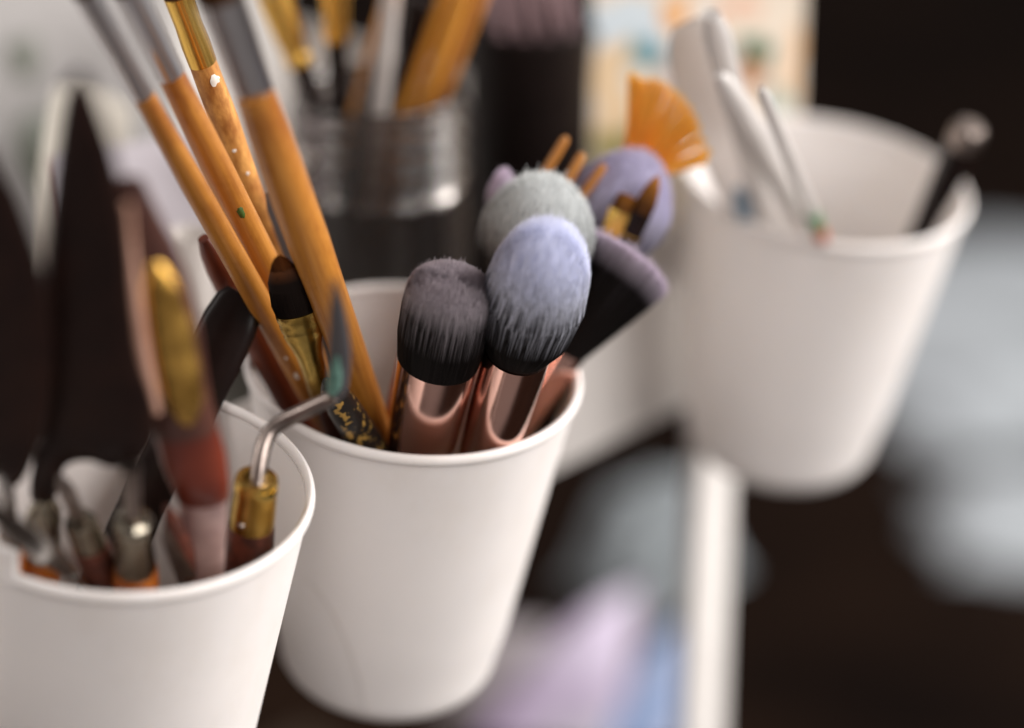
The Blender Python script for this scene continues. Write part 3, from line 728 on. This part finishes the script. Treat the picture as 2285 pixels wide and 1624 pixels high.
pts, rs = smooth_path(pts, [px2m(k, dB) / 2 for k in (16, 24, 28, 30, 30, 22)], 5)
obj('highlight_strip', mesh('highlight_strip', *sweep(pts, rs, 16, flat=.8, side=side)), M['pink_highlight'], e)  # glossy highlight along the handle, modelled as a pale pink strip
# small dark wedge between sliver and curved handle
ax = Ax(cupL, (372, 1130), (428, 1290), 1225, .2, floor_r=.034); e = stand('wooden_modelling_tool', 'dark brown wooden tool end behind the thin steel blade', 'modelling tool', ax)
part('handle', ax, e, M['wood_brown'], [(430, 1296, 66), (405, 1224, 58), (385, 1167, 40), (372, 1130, 14)], base_r=.003)

# ================================================================== RIGHT CUP
ax = Ax(cupR, (1535, 60), (1662, 500), 470, .3); e = stand('plastic_scraper', 'greyish frosted plastic scraper with blue dab in the right cup', 'scraper', ax)
part('blade', ax, e, M['frost'], [(1672, 535, 62), (1650, 458, 76), (1610, 320, 112), (1572, 188, 140), (1545, 95, 120), (1532, 50, 70)], flat=.14, base_r=.004)
q = ax.local(1652, 450)
obj('paint_dab', mesh('paint_dab', *[[(x + q.x, y + q.y - .0038, z + q.z) for x, y, z in lathe([(-.011, .001, .0006), (-.006, .0028, .001), (.004, .0032, .001), (.011, .001, .0006)], 16)[0]], lathe([(-.011, .001, .0006), (-.006, .0028, .001), (.004, .0032, .001), (.011, .001, .0006)], 16)[1]]), M['blue_dab'], e)
ax = Ax(cupR, (1606, 170), (1800, 500), 500, 0); e = stand('plastic_stick', 'white plastic modelling stick leaning left in the right cup', 'modelling tool', ax)
part('shaft', ax, e, M['white_pl'], [(1815, 526, 50), (1760, 432, 58), (1690, 313, 70), (1640, 228, 66), (1612, 180, 44), (1604, 166, 20)], base_r=.003)
ax = Ax(cupR, (1700, 200), (1822, 500), 535, -.1); e = stand('plastic_stick', 'thin white plastic stick with green and red bands in the right cup', 'modelling tool', ax)
part('shaft', ax, e, M['white_pl'], [(1836, 535, 26), (1770, 372, 32), (1706, 215, 30), (1698, 196, 14)], base_r=.002)
part('green_band', ax, e, mat('green_tape', (.10, .26, .12), rough=.5), [(1824, 505, 31), (1812, 475, 33)])
part('red_band', ax, e, mat('red_tape', (.55, .12, .05), rough=.5), [(1834, 530, 30), (1824.5, 506, 31)])
ax = Ax(cupR, (1590, 40), (1690, 420), 480, .95); e = stand('plastic_stick', 'bright white plastic rod behind the frosted scraper', 'modelling tool', ax)
part('shaft', ax, e, M['white_pl'], [(1690, 420, 50), (1640, 230, 58), (1600, 78, 66), (1588, 32, 40)], base_r=.003)
ax = Ax(cupR, (2168, 280), (2068, 492), 480, .6); e = stand('black_marker', 'black stick with shiny metal end leaning right out of the right cup', 'marker', ax)
part('shaft', ax, e, M['black_gloss'], [(2060, 509, 54), (2100, 424, 66), (2140, 339, 76), (2150, 318, 78)], base_r=.004)
part('metal_end', ax, e, M['steel_dark'], [(2149, 320, 80), (2158, 301, 82), (2165, 286, 74), (2169, 278, 50)])

# ================================================================== ON THE CART
def up_frame(p, x=RIGHT): return frame(p, Z, x)
TZ = TRAY_Z0 + .0022
# glass jar with screw threads
dJ = .806; pj = P(846, 196, dJ); jr = px2m(400, dJ) / 2; jz = pj.z - TZ
jar = empty('glass_jar', 'clear glass jar with screw-thread neck full of brushes behind the cups', 'jar', up_frame(Vector((pj.x, pj.y, TZ))))
nk = jr * .985
zs = jz - .034                                            # shoulder
body = [(0, 0), (jr * .86, 0), (jr * .97, .003), (jr * 1.0, .008), (jr * 1.0, zs - .006), (jr * .985, zs - .0005), (nk * .93, zs), (nk * .90, zs - .001), (jr * .93, zs - .007), (jr * .93, .009), (jr * .88, .0045), (0, .004)]
obj('body', mesh('jar_body', *closed_lathe(body, 96), True, 60), M['dark_glass'], jar)
neck = [(nk * .90, zs + .0004), (nk * .97, zs + .0004)]
for k in range(4):
    zc = jz - .0285 + k * .0071
    neck += [(nk * .925, zc - .0028), (nk * .96, zc - .002), (nk * 1.02, zc - .0008), (nk * 1.02, zc + .0008), (nk * .96, zc + .002), (nk * .925, zc + .0028)]
neck += [(nk * .965, jz - .0025), (nk * .965, jz - .0006), (nk * .945, jz), (nk * .915, jz - .0006), (nk * .90, jz - .003), (nk * .90, zs + .0004)]
obj('threaded_neck', mesh('jar_neck', *closed_lathe(neck, 96), True, 60), M['smoke_glass'], jar)
class Holder: pass
hj = Holder(); hj.c = Vector((pj.x, pj.y, pj.z)); hj.n = Z; hj.base = Vector((pj.x, pj.y, TZ + .004)); hj.rb = jr * .93
G_J = 'brushes in the glass jar'
def jar_brush(label, p0, p1, vc, t, parts, base=.0016, name='paintbrush', holder=hj, group=G_J, cat='paintbrush'):
    ax = Ax(holder, p0, p1, vc, t, floor_r=holder.rb - .005); e = stand(name, label, cat, ax, group)
    for i, (nm, m, pts) in enumerate(parts): part(nm, ax, e, M[m], pts, base_r=base if i == 0 else None)
    return ax
jar_brush('black-handled brush with bright gold ferrule, leftmost in the glass jar', (612, 0), (680, 170), 205, .3,
    [('handle', 'black_gloss', [(690, 195, 40), (676, 160, 46), (664, 130, 48)]), ('ferrule', 'gold', [(668, 140, 60), (660, 120, 62), (656, 110, 56), (652, 100, 64), (634, 55, 70), (604, -20, 76)])])
jar_brush('black-handled brush with a gold ferrule standing upright in the jar', (748, 0), (752, 120), 190, .6,
    [('handle', 'black_gloss', [(754, 180, 40), (752, 130, 46), (751, 84, 50)]), ('ferrule', 'gold', [(751, 88, 56), (750, 66, 60), (749, 40, 54), (748, 0, 60), (747, -30, 60)])])
jar_brush('thin olive-green handle slanting right in the glass jar', (862, -10), (805, 180), 200, .2,
    [('handle', 'wood_worn', [(800, 197, 16), (835, 80, 20), (868, -30, 22)])], name='paintbrush')
jar_brush('pale grey plastic stick standing nearest in the glass jar', (872, 0), (852, 200), 215, -.6,
    [('shaft', 'frost', [(850, 220, 40), (864, 80, 44), (876, -40, 46)])], name='plastic_stick', cat='stick')
jar_brush('amber wooden brush handle leaning right in the jar, left of a pair', (990, 0), (935, 150), 200, -.2,
    [('handle', 'wood_gold', [(915, 205, 26), (945, 123, 32), (998, -22, 34)])])
jar_brush('amber wooden brush handle leaning right in the jar, middle of three', (1030, 0), (975, 150), 205, .1,
    [('handle', 'wood_gold', [(955, 205, 28), (985, 123, 34), (1040, -27, 36)])])
jar_brush('dark amber brush handle leaning furthest right in the glass jar', (1068, 0), (1000, 180), 190, .5,
    [('handle', 'wood', [(985, 220, 30), (1020, 127, 34), (1078, -26, 38)])])
jar_brush('thin dark brown handle deep inside the glass jar', (930, 30), (905, 180), 190, .8,
    [('handle', 'black_gloss', [(902, 198, 50), (915, 120, 58), (935, 0, 62)])])
# black brush holder
dK = .895; pk = P(1186, 44, dK); kr = px2m(292, dK) / 2; kz = pk.z - TZ
hold = empty('brush_holder', 'tall black cylindrical brush holder behind the glass jar', 'brush holder', up_frame(Vector((pk.x, pk.y, TZ))))
V, F = closed_lathe([(0, 0), (kr * .93, 0), (kr * .97, .002), (kr, .006), (kr, kz - .006), (kr * 1.03, kz - .005), (kr * 1.03, kz - .001), (kr * .99, kz), (kr * .93, kz - .001), (kr * .92, .004), (0, .003)], 72)
obj('body', mesh('holder_body', V, F), M['black_matte'], hold)
hk = Holder(); hk.c = Vector((pk.x, pk.y, pk.z)); hk.n = Z; hk.base = Vector((pk.x, pk.y, TZ + .003)); hk.rb = kr * .9
for i, (u, lab) in enumerate(((1108, 'mauve brush handle at the left of the black holder'), (1160, 'mauve brush handle second from left in the black holder'), (1212, 'mauve brush handle right of centre in the black holder'), (1262, 'mauve brush handle at the right of the black holder'))):
    jar_brush(lab, (u - 14, -30), (u + 8, 70), 55, .1 * i, [('handle', 'mauve', [(u + 8, 70, 28), (u, 30, 36), (u - 16, -40, 38)])], holder=hk, group='brushes in the black holder')
# black case behind the jar
pc = P(872, 500, .868); ct = P(872, 222, .868).z - TZ
cs = empty('black_case', 'black upright case standing behind the glass jar', 'case', frame(Vector((pc.x, pc.y + .012, TZ)), Z, Vector((1, .12, 0))))
obj('shell', mesh('case_shell', *box(0, 0, ct / 2, px2m(356, .868), .024, ct, .003)), M['black_matte'], cs)
obj('lid_seam', mesh('lid_seam', *box(0, 0, ct * .8, px2m(356, .868) + .0008, .0248, .0012)), M['black_gloss'], cs)
# big primed canvas leaning at the back of the tray
bx = row(-.06, WALL - .245, TZ)
cv = empty('canvas_board', 'large pale primed canvas leaning at the back of the cart', 'canvas', frame(bx, Z * .985 - N * .17, D))
obj('panel', mesh('canvas_panel', *box(0, 0, .13, .50, .016, .26, .002)), M['canvas'], cv)
for x in (-.245, .245): obj('stretcher_bar', mesh('stretcher_bar', *box(x, .0135, .13, .012, .011, .25)), M['wood_worn'], cv)
# white sketch pad with pages
p0 = P(385, 470, .80)
pad = empty('sketch_pad', 'lavender white sketch pad propped behind the wooden paintbrushes', 'sketch pad', frame(Vector((p0.x, p0.y, p0.z - .012)), Vector((-.25, .55, .8)), Vector((1, .25, 0))))
for k in range(5):
    obj('sheet', mesh('sheet', *box(.0006 * (k % 2), k * .0011, .012 - .0012 * k, .062, .0009, .05)), M['paper_lav'], pad)
obj('cover', mesh('pad_cover', *box(0, .0064, .010, .066, .0018, .056)), M['paper_pink'], pad)
# white pot
p0 = P(425, 520, .775); pr_ = px2m(108, .775) / 2
pot = empty('paint_pot', 'small white tapered pot with violet paint streak behind the paintbrushes', 'pot', up_frame(Vector((p0.x, p0.y, TZ))))
hz = p0.z - TZ
V, F = closed_lathe([(0, 0), (pr_ * .62, 0), (pr_ * .66, .002), (pr_ * 1.0, hz - .002), (pr_ * 1.04, hz), (pr_ * .98, hz), (pr_ * .93, hz - .003), (pr_ * .6, .003), (0, .003)], 48)
obj('body', mesh('pot_body', V, F), M['pot'], pot)
V, F = lathe([(-.008, .0012, .0008), (-.003, .0022, .0012), (.004, .0020, .0012), (.009, .0008, .0006)], 14)
mm = frame(Vector((-pr_ * .30, -pr_ * .86, hz * .58)), Vector((.75, 0, .65)), Vector((0, -1, 0)))
obj('paint_streak', mesh('paint_streak', [mm @ Vector(v) for v in V], F), M['paint_violet'], pot)
# white paper corner by the jar
p0 = P(700, 372, .80)
pp = empty('paper_scrap', 'white paper corner poking out beside the glass jar', 'paper', frame(p0, Vector((0, -.35, .94)), Vector((1, .1, 0))))
obj('sheet', mesh('scrap_sheet', *plate(sub_closed([(-.035, -.012, 0), (.016, .001, 0), (-.004, .008, 0), (-.035, .012, 0)], 1), .0012), False), M['paper'], pp)

# printed card at the right end of the tray
c0, c1 = P(1318, 520, .905), P(1783, 520, .915)
cx = (c1 - c0); cx.z = 0; wd = cx.length
card = empty('printed_card', 'colourful printed card with teal, orange and green patches behind the right cup', 'card', frame(Vector((c0.x, c0.y, TZ)), Vector((0, .12, 1)), cx))
hgt = .19; NX, NZ = 46, 72
V, F, C = [], [], []
nrm = card.matrix_basis.to_3x3() @ Vector((0, 1, 0)); org = Vector((c0.x, c0.y, TZ)); ci = card.matrix_basis.inverted()
patches = [((1330, 0, 1485, 92), (.62, .70, .75)), ((1480, 0, 1545, 62), (.80, .42, .16)), ((1545, 0, 1600, 70), (.80, .76, .70)), ((1600, 0, 1700, 35), (.80, .50, .36)), ((1395, 88, 1475, 150), (.13, .30, .35)),
           ((1640, 84, 1722, 160), (.10, .19, .12)), ((1655, 135, 1712, 195), (.46, .20, .09)), ((1722, 178, 1768, 245), (.45, .55, .50)), ((1335, 100, 1395, 290), (.82, .60, .36)), ((1340, 290, 1420, 400), (.42, .36, .14)), ((1470, 95, 1640, 330), (.58, .50, .46)),
           ((1755, 60, 1790, 230), (.80, .52, .30)), ((1700, 0, 1760, 80), (.80, .70, .58))]
for j in range(NZ + 1):
    for i in range(NX + 1):
        V.append((wd * i / NX, 0, hgt * j / NZ))
rnd = random.Random(2)
for j in range(NZ):
    for i in range(NX):
        a = j * (NX + 1) + i; F.append((a, a + 1, a + NX + 2, a + NX + 1))
nv = len(V)
for v in V:
    pw = card.matrix_basis @ Vector(v); r_ = pw - CAM; dd = r_.dot(FWD)
    u = r_.dot(RIGHT) / dd / TH * 1142.5 + 1142.5; vv = 812 - r_.dot(UP) / dd / TH * 1142.5
    uu = u + 10 * math.sin(vv * .045) + 5 * math.sin(u * .11); v2 = vv + 9 * math.sin(u * .05)
    c_ = (.78, .68, .56)
    for (x0, y0, x1, y1), cc in patches:
        if x0 <= uu <= x1 and y0 <= v2 <= y1: c_ = cc
    C.append((*c_, 1))
V += [(x, .0012, z) for x, _, z in V[:nv]]; C += [(.7, .65, .6, 1)] * nv
F += [tuple(nv + k for k in reversed(f)) for f in F[:]]
me = mesh('card_sheet', V, F, False); at = me.color_attributes.new('Col', 'FLOAT_COLOR', 'POINT')
for i, c in enumerate(C): at.data[i].color = c
obj('sheet', me, M['print'], card)

# loose papers behind the near cup
def quad_sheet(name, label, cor, m):
    pts = [P(*c) for c in cor]; o = pts[0]; e = empty(name, label, 'paper', Matrix.Translation(o)); n = 10; V, F = [], []
    for j in range(n + 1):
        for i in range(n + 1):
            a, b = i / n, j / n; p = pts[0] * (1 - a) * (1 - b) + pts[1] * a * (1 - b) + pts[2] * a * b + pts[3] * (1 - a) * b - o
            p += Vector((0, .006 * math.sin(a * 3.1) + .004 * math.sin(b * 5), 0)); V.append(p)
    for j in range(n):
        for i in range(n):
            k = j * (n + 1) + i; F.append((k, k + 1, k + n + 2, k + n + 1))
    b = len(V); V += [p + Vector((0, .0006, 0)) for p in V[:b]]; F += [tuple(b + k for k in reversed(f)) for f in F[:]]
    obj('sheet', mesh(name, V, F, True, 50), m, e)
M['cream_paper'] = mat('cream_paper', (.66, .61, .54), (.58, .54, .47), rough=.8, scale=20)
quad_sheet('paper_sheet', 'cream paper sheet standing behind the black spatulas', [(40, 640, .80), (235, 690, .80), (300, 230, .87), (130, 190, .87)], M['cream_paper'])
quad_sheet('paper_sheet', 'white paper sheet standing behind the silver brush ferrules', [(395, 420, .88), (630, 400, .90), (640, -60, .98), (380, -60, .97)], M['paper'])
quad_sheet('paper_sheet', 'pink paper strip left of the slim wooden paintbrush', [(296, 440, .83), (420, 410, .83), (404, 318, .85), (286, 345, .85)], M['paper_pink'])
# crumpled rag at the far left
def crumple(name, label, cat, mtx, sx, sy, sz, m, seed, n=44, kind=None):
    e = empty(name, label, cat, mtx); V, F = [], []; rnd = random.Random(seed)
    ph = [(rnd.uniform(.5, 2.6), rnd.uniform(.5, 2.6), rnd.random() * 6.28, rnd.uniform(.3, 1)) for _ in range(9)]
    for j in range(n + 1):
        for i in range(n + 1):
            x, y = i / n * 2 - 1, j / n * 2 - 1
            f = sum(a * abs(math.sin(kx * x * 2 + ky * y * 2 + p)) for kx, ky, p, a in ph) / 5
            rr = max(0, 1 - (x * x) ** 2 * .9) * max(0, 1 - (y * y) ** 2 * .9)
            w_ = 1 + .12 * math.sin(5 * y + seed) ; V.append((x * sx / 2 * w_, y * sy / 2 * (1 + .1 * math.sin(4 * x + seed)), sz * f * rr))
    for j in range(n):
        for i in range(n):
            a = j * (n + 1) + i; F.append((a, a + 1, a + n + 2, a + n + 1))
    b = len(V); V += [(x, y, -.001) for x, y, z in V[:b]]; F += [tuple(b + k for k in reversed(f)) for f in F[:]]
    rim = [i for i in range(n + 1)] + [(j) * (n + 1) + n for j in range(1, n + 1)] + [n * (n + 1) + i for i in range(n - 1, -1, -1)] + [j * (n + 1) for j in range(n - 1, 0, -1)]
    for k in range(len(rim)):
        a, c = rim[k], rim[(k + 1) % len(rim)]; F.append((a, b + a, b + c, c))
    obj('fabric' if 'paper' not in cat else 'sheet', mesh(name, V, F, True, 60), m, e); return e
p0 = P(120, 300, .86)
crumple('cotton_rag', 'crumpled pale cotton rag lying on the cart behind the near cup', 'rag', frame(Vector((p0.x, p0.y, TZ)), Z, D), .13, .11, .075, M['rag'], 3)
p0 = P(30, 250, .88)
bt = empty('paint_bottle', 'grey-green bottle half hidden at the upper left behind the spatulas', 'bottle', up_frame(Vector((p0.x - .02, p0.y + .10, TZ))))
M['bottle'] = mat('grey_green_bottle', (.16, .17, .14), (.13, .14, .11), rough=.4, scale=30)
V, F = closed_lathe([(0, 0), (.018, 0), (.02, .003), (.02, .07), (.016, .082), (.009, .088), (.009, .10), (0, .10)], 40)
obj('body', mesh('bottle_body', V, F), M['bottle'], bt)
V, F = closed_lathe([(0, .099), (.0105, .099), (.0105, .113), (.009, .115), (0, .115)], 32)
obj('cap', mesh('bottle_cap', V, F), M['bottle'], bt)

# ================================================================== LOWER TRAY AND FLOOR (far out of focus)
LZ = .3322
def sheet_on(name, label, corners, z, m, thick=.001, curl=.01, cat='paper'):
    """a sheet of paper from four corners, each (sight u, v, height)"""
    pts = [on_plane(u, v, Vector((0, 0, h)), Z) for u, v, h in corners]
    c = sum(pts, Vector()) / 4; e = empty(name, label, cat, Matrix.Translation(Vector((c.x, c.y, min(p.z for p in pts)))))
    o = e.matrix_basis.translation; V, F = [], []; n = 12
    for j in range(n + 1):
        for i in range(n + 1):
            s, t = i / n, j / n
            p = pts[0] * (1 - s) * (1 - t) + pts[1] * s * (1 - t) + pts[2] * s * t + pts[3] * (1 - s) * t - o
            p.z += curl * math.sin(s * 3.1) * math.sin(t * 2.2 + .5); V.append(p)
    for j in range(n):
        for i in range(n):
            a = j * (n + 1) + i; F.append((a, a + 1, a + n + 2, a + n + 1))
    b = len(V); V += [p - Vector((0, 0, thick)) for p in V[:b]]; F += [tuple(b + k for k in reversed(f)) for f in F[:]]
    obj('sheet', mesh(name, V, F, True, 50), m, e); return e
M['lilac_print'] = mat('lilac_print', (.50, .38, .58), (.70, .65, .76), rough=.6, scale=14, lo=.4, hi=.6)
M['blue_print'] = mat('blue_print', (.27, .42, .74), (.62, .66, .82), rough=.6, scale=18, lo=.42, hi=.6)
M['pale_print'] = mat('pale_print', (.34, .30, .30), (.26, .23, .26), rough=.7, scale=12)
sheet_on('art_print', 'lilac and pink printed sheet on the lower tray below the middle cup', [(1060, 1660, .336), (1380, 1690, .336), (1425, 1310, .40), (1230, 1430, .38)], 0, M['lilac_print'])
sheet_on('art_print', 'sky-blue printed sheet on the lower tray behind the cart leg', [(1340, 1680, .362), (1600, 1690, .362), (1590, 1345, .43), (1430, 1470, .405)], 0, M['blue_print'])
sheet_on('art_print', 'pale pinkish sheet beside the foot of the middle cup', [(960, 1600, .338), (1180, 1620, .338), (1230, 1400, .37), (1060, 1420, .37)], 0, M['pale_print'])
p0 = on_plane(1462, 1060, Vector((0, 0, .40)), Z)
crumple('grey_cloth', 'blue-grey folded cloth on the lower tray under the white wall', 'cloth', frame(Vector((p0.x, p0.y, LZ)), Z, D), .085, .075, .07, M['cloth_blue'], 8)
for i, (u, v, sx, sy, sz, lab) in enumerate(((2180, 660, .42, .34, .05, 'large blurred blue-grey sheet on the dark floor right of the right cup'), (2290, 1110, .17, .16, .04, 'pale blue-grey scrap on the dark floor at the right edge'), (2260, 880, .24, .13, .05, 'middle blue-grey crumpled sheet on the floor at the right'))):
    p0 = on_plane(u, v, Vector((0, 0, .03)), Z)
    crumple('floor_cloth', lab, 'cloth', frame(Vector((p0.x, p0.y, .002)), Z, RIGHT), sx, sy, sz, M['floor_cloth'], 20 + i)

# ================================================================== a stray hair on the middle cup
def on_cup(cup, u, v):
    o = cup.inv @ CAM; d = cup.inv.to_3x3() @ ray(u, v); best = None
    k = TAP; rb = cup.rb
    A = d.x ** 2 + d.y ** 2 - k * k * d.z ** 2; B = 2 * (o.x * d.x + o.y * d.y - k * d.z * (rb + k * o.z)); Cc = o.x ** 2 + o.y ** 2 - (rb + k * o.z) ** 2
    t = (-B - math.sqrt(max(0, B * B - 4 * A * Cc))) / (2 * A); return cup.mtx @ (o + d * t)
hp = [(612, 1240), (655, 1268), (700, 1310), (740, 1365), (770, 1430), (795, 1500), (810, 1560), (815, 1590)]
pts = [on_cup(cupM, u, v) for u, v in hp if u > 640]
pts, rs = smooth_path(pts, [.00006] * len(pts), 6)
o0 = pts[0].copy(); pts = [p - o0 - FWD * .00012 for p in pts]
hr = obj('stray_hair', mesh('stray_hair', *sweep(pts, rs, 6)), M['hair']); hr.location = o0
tag(hr, 'fine stray hair clinging to the front of the middle cup', 'hair')
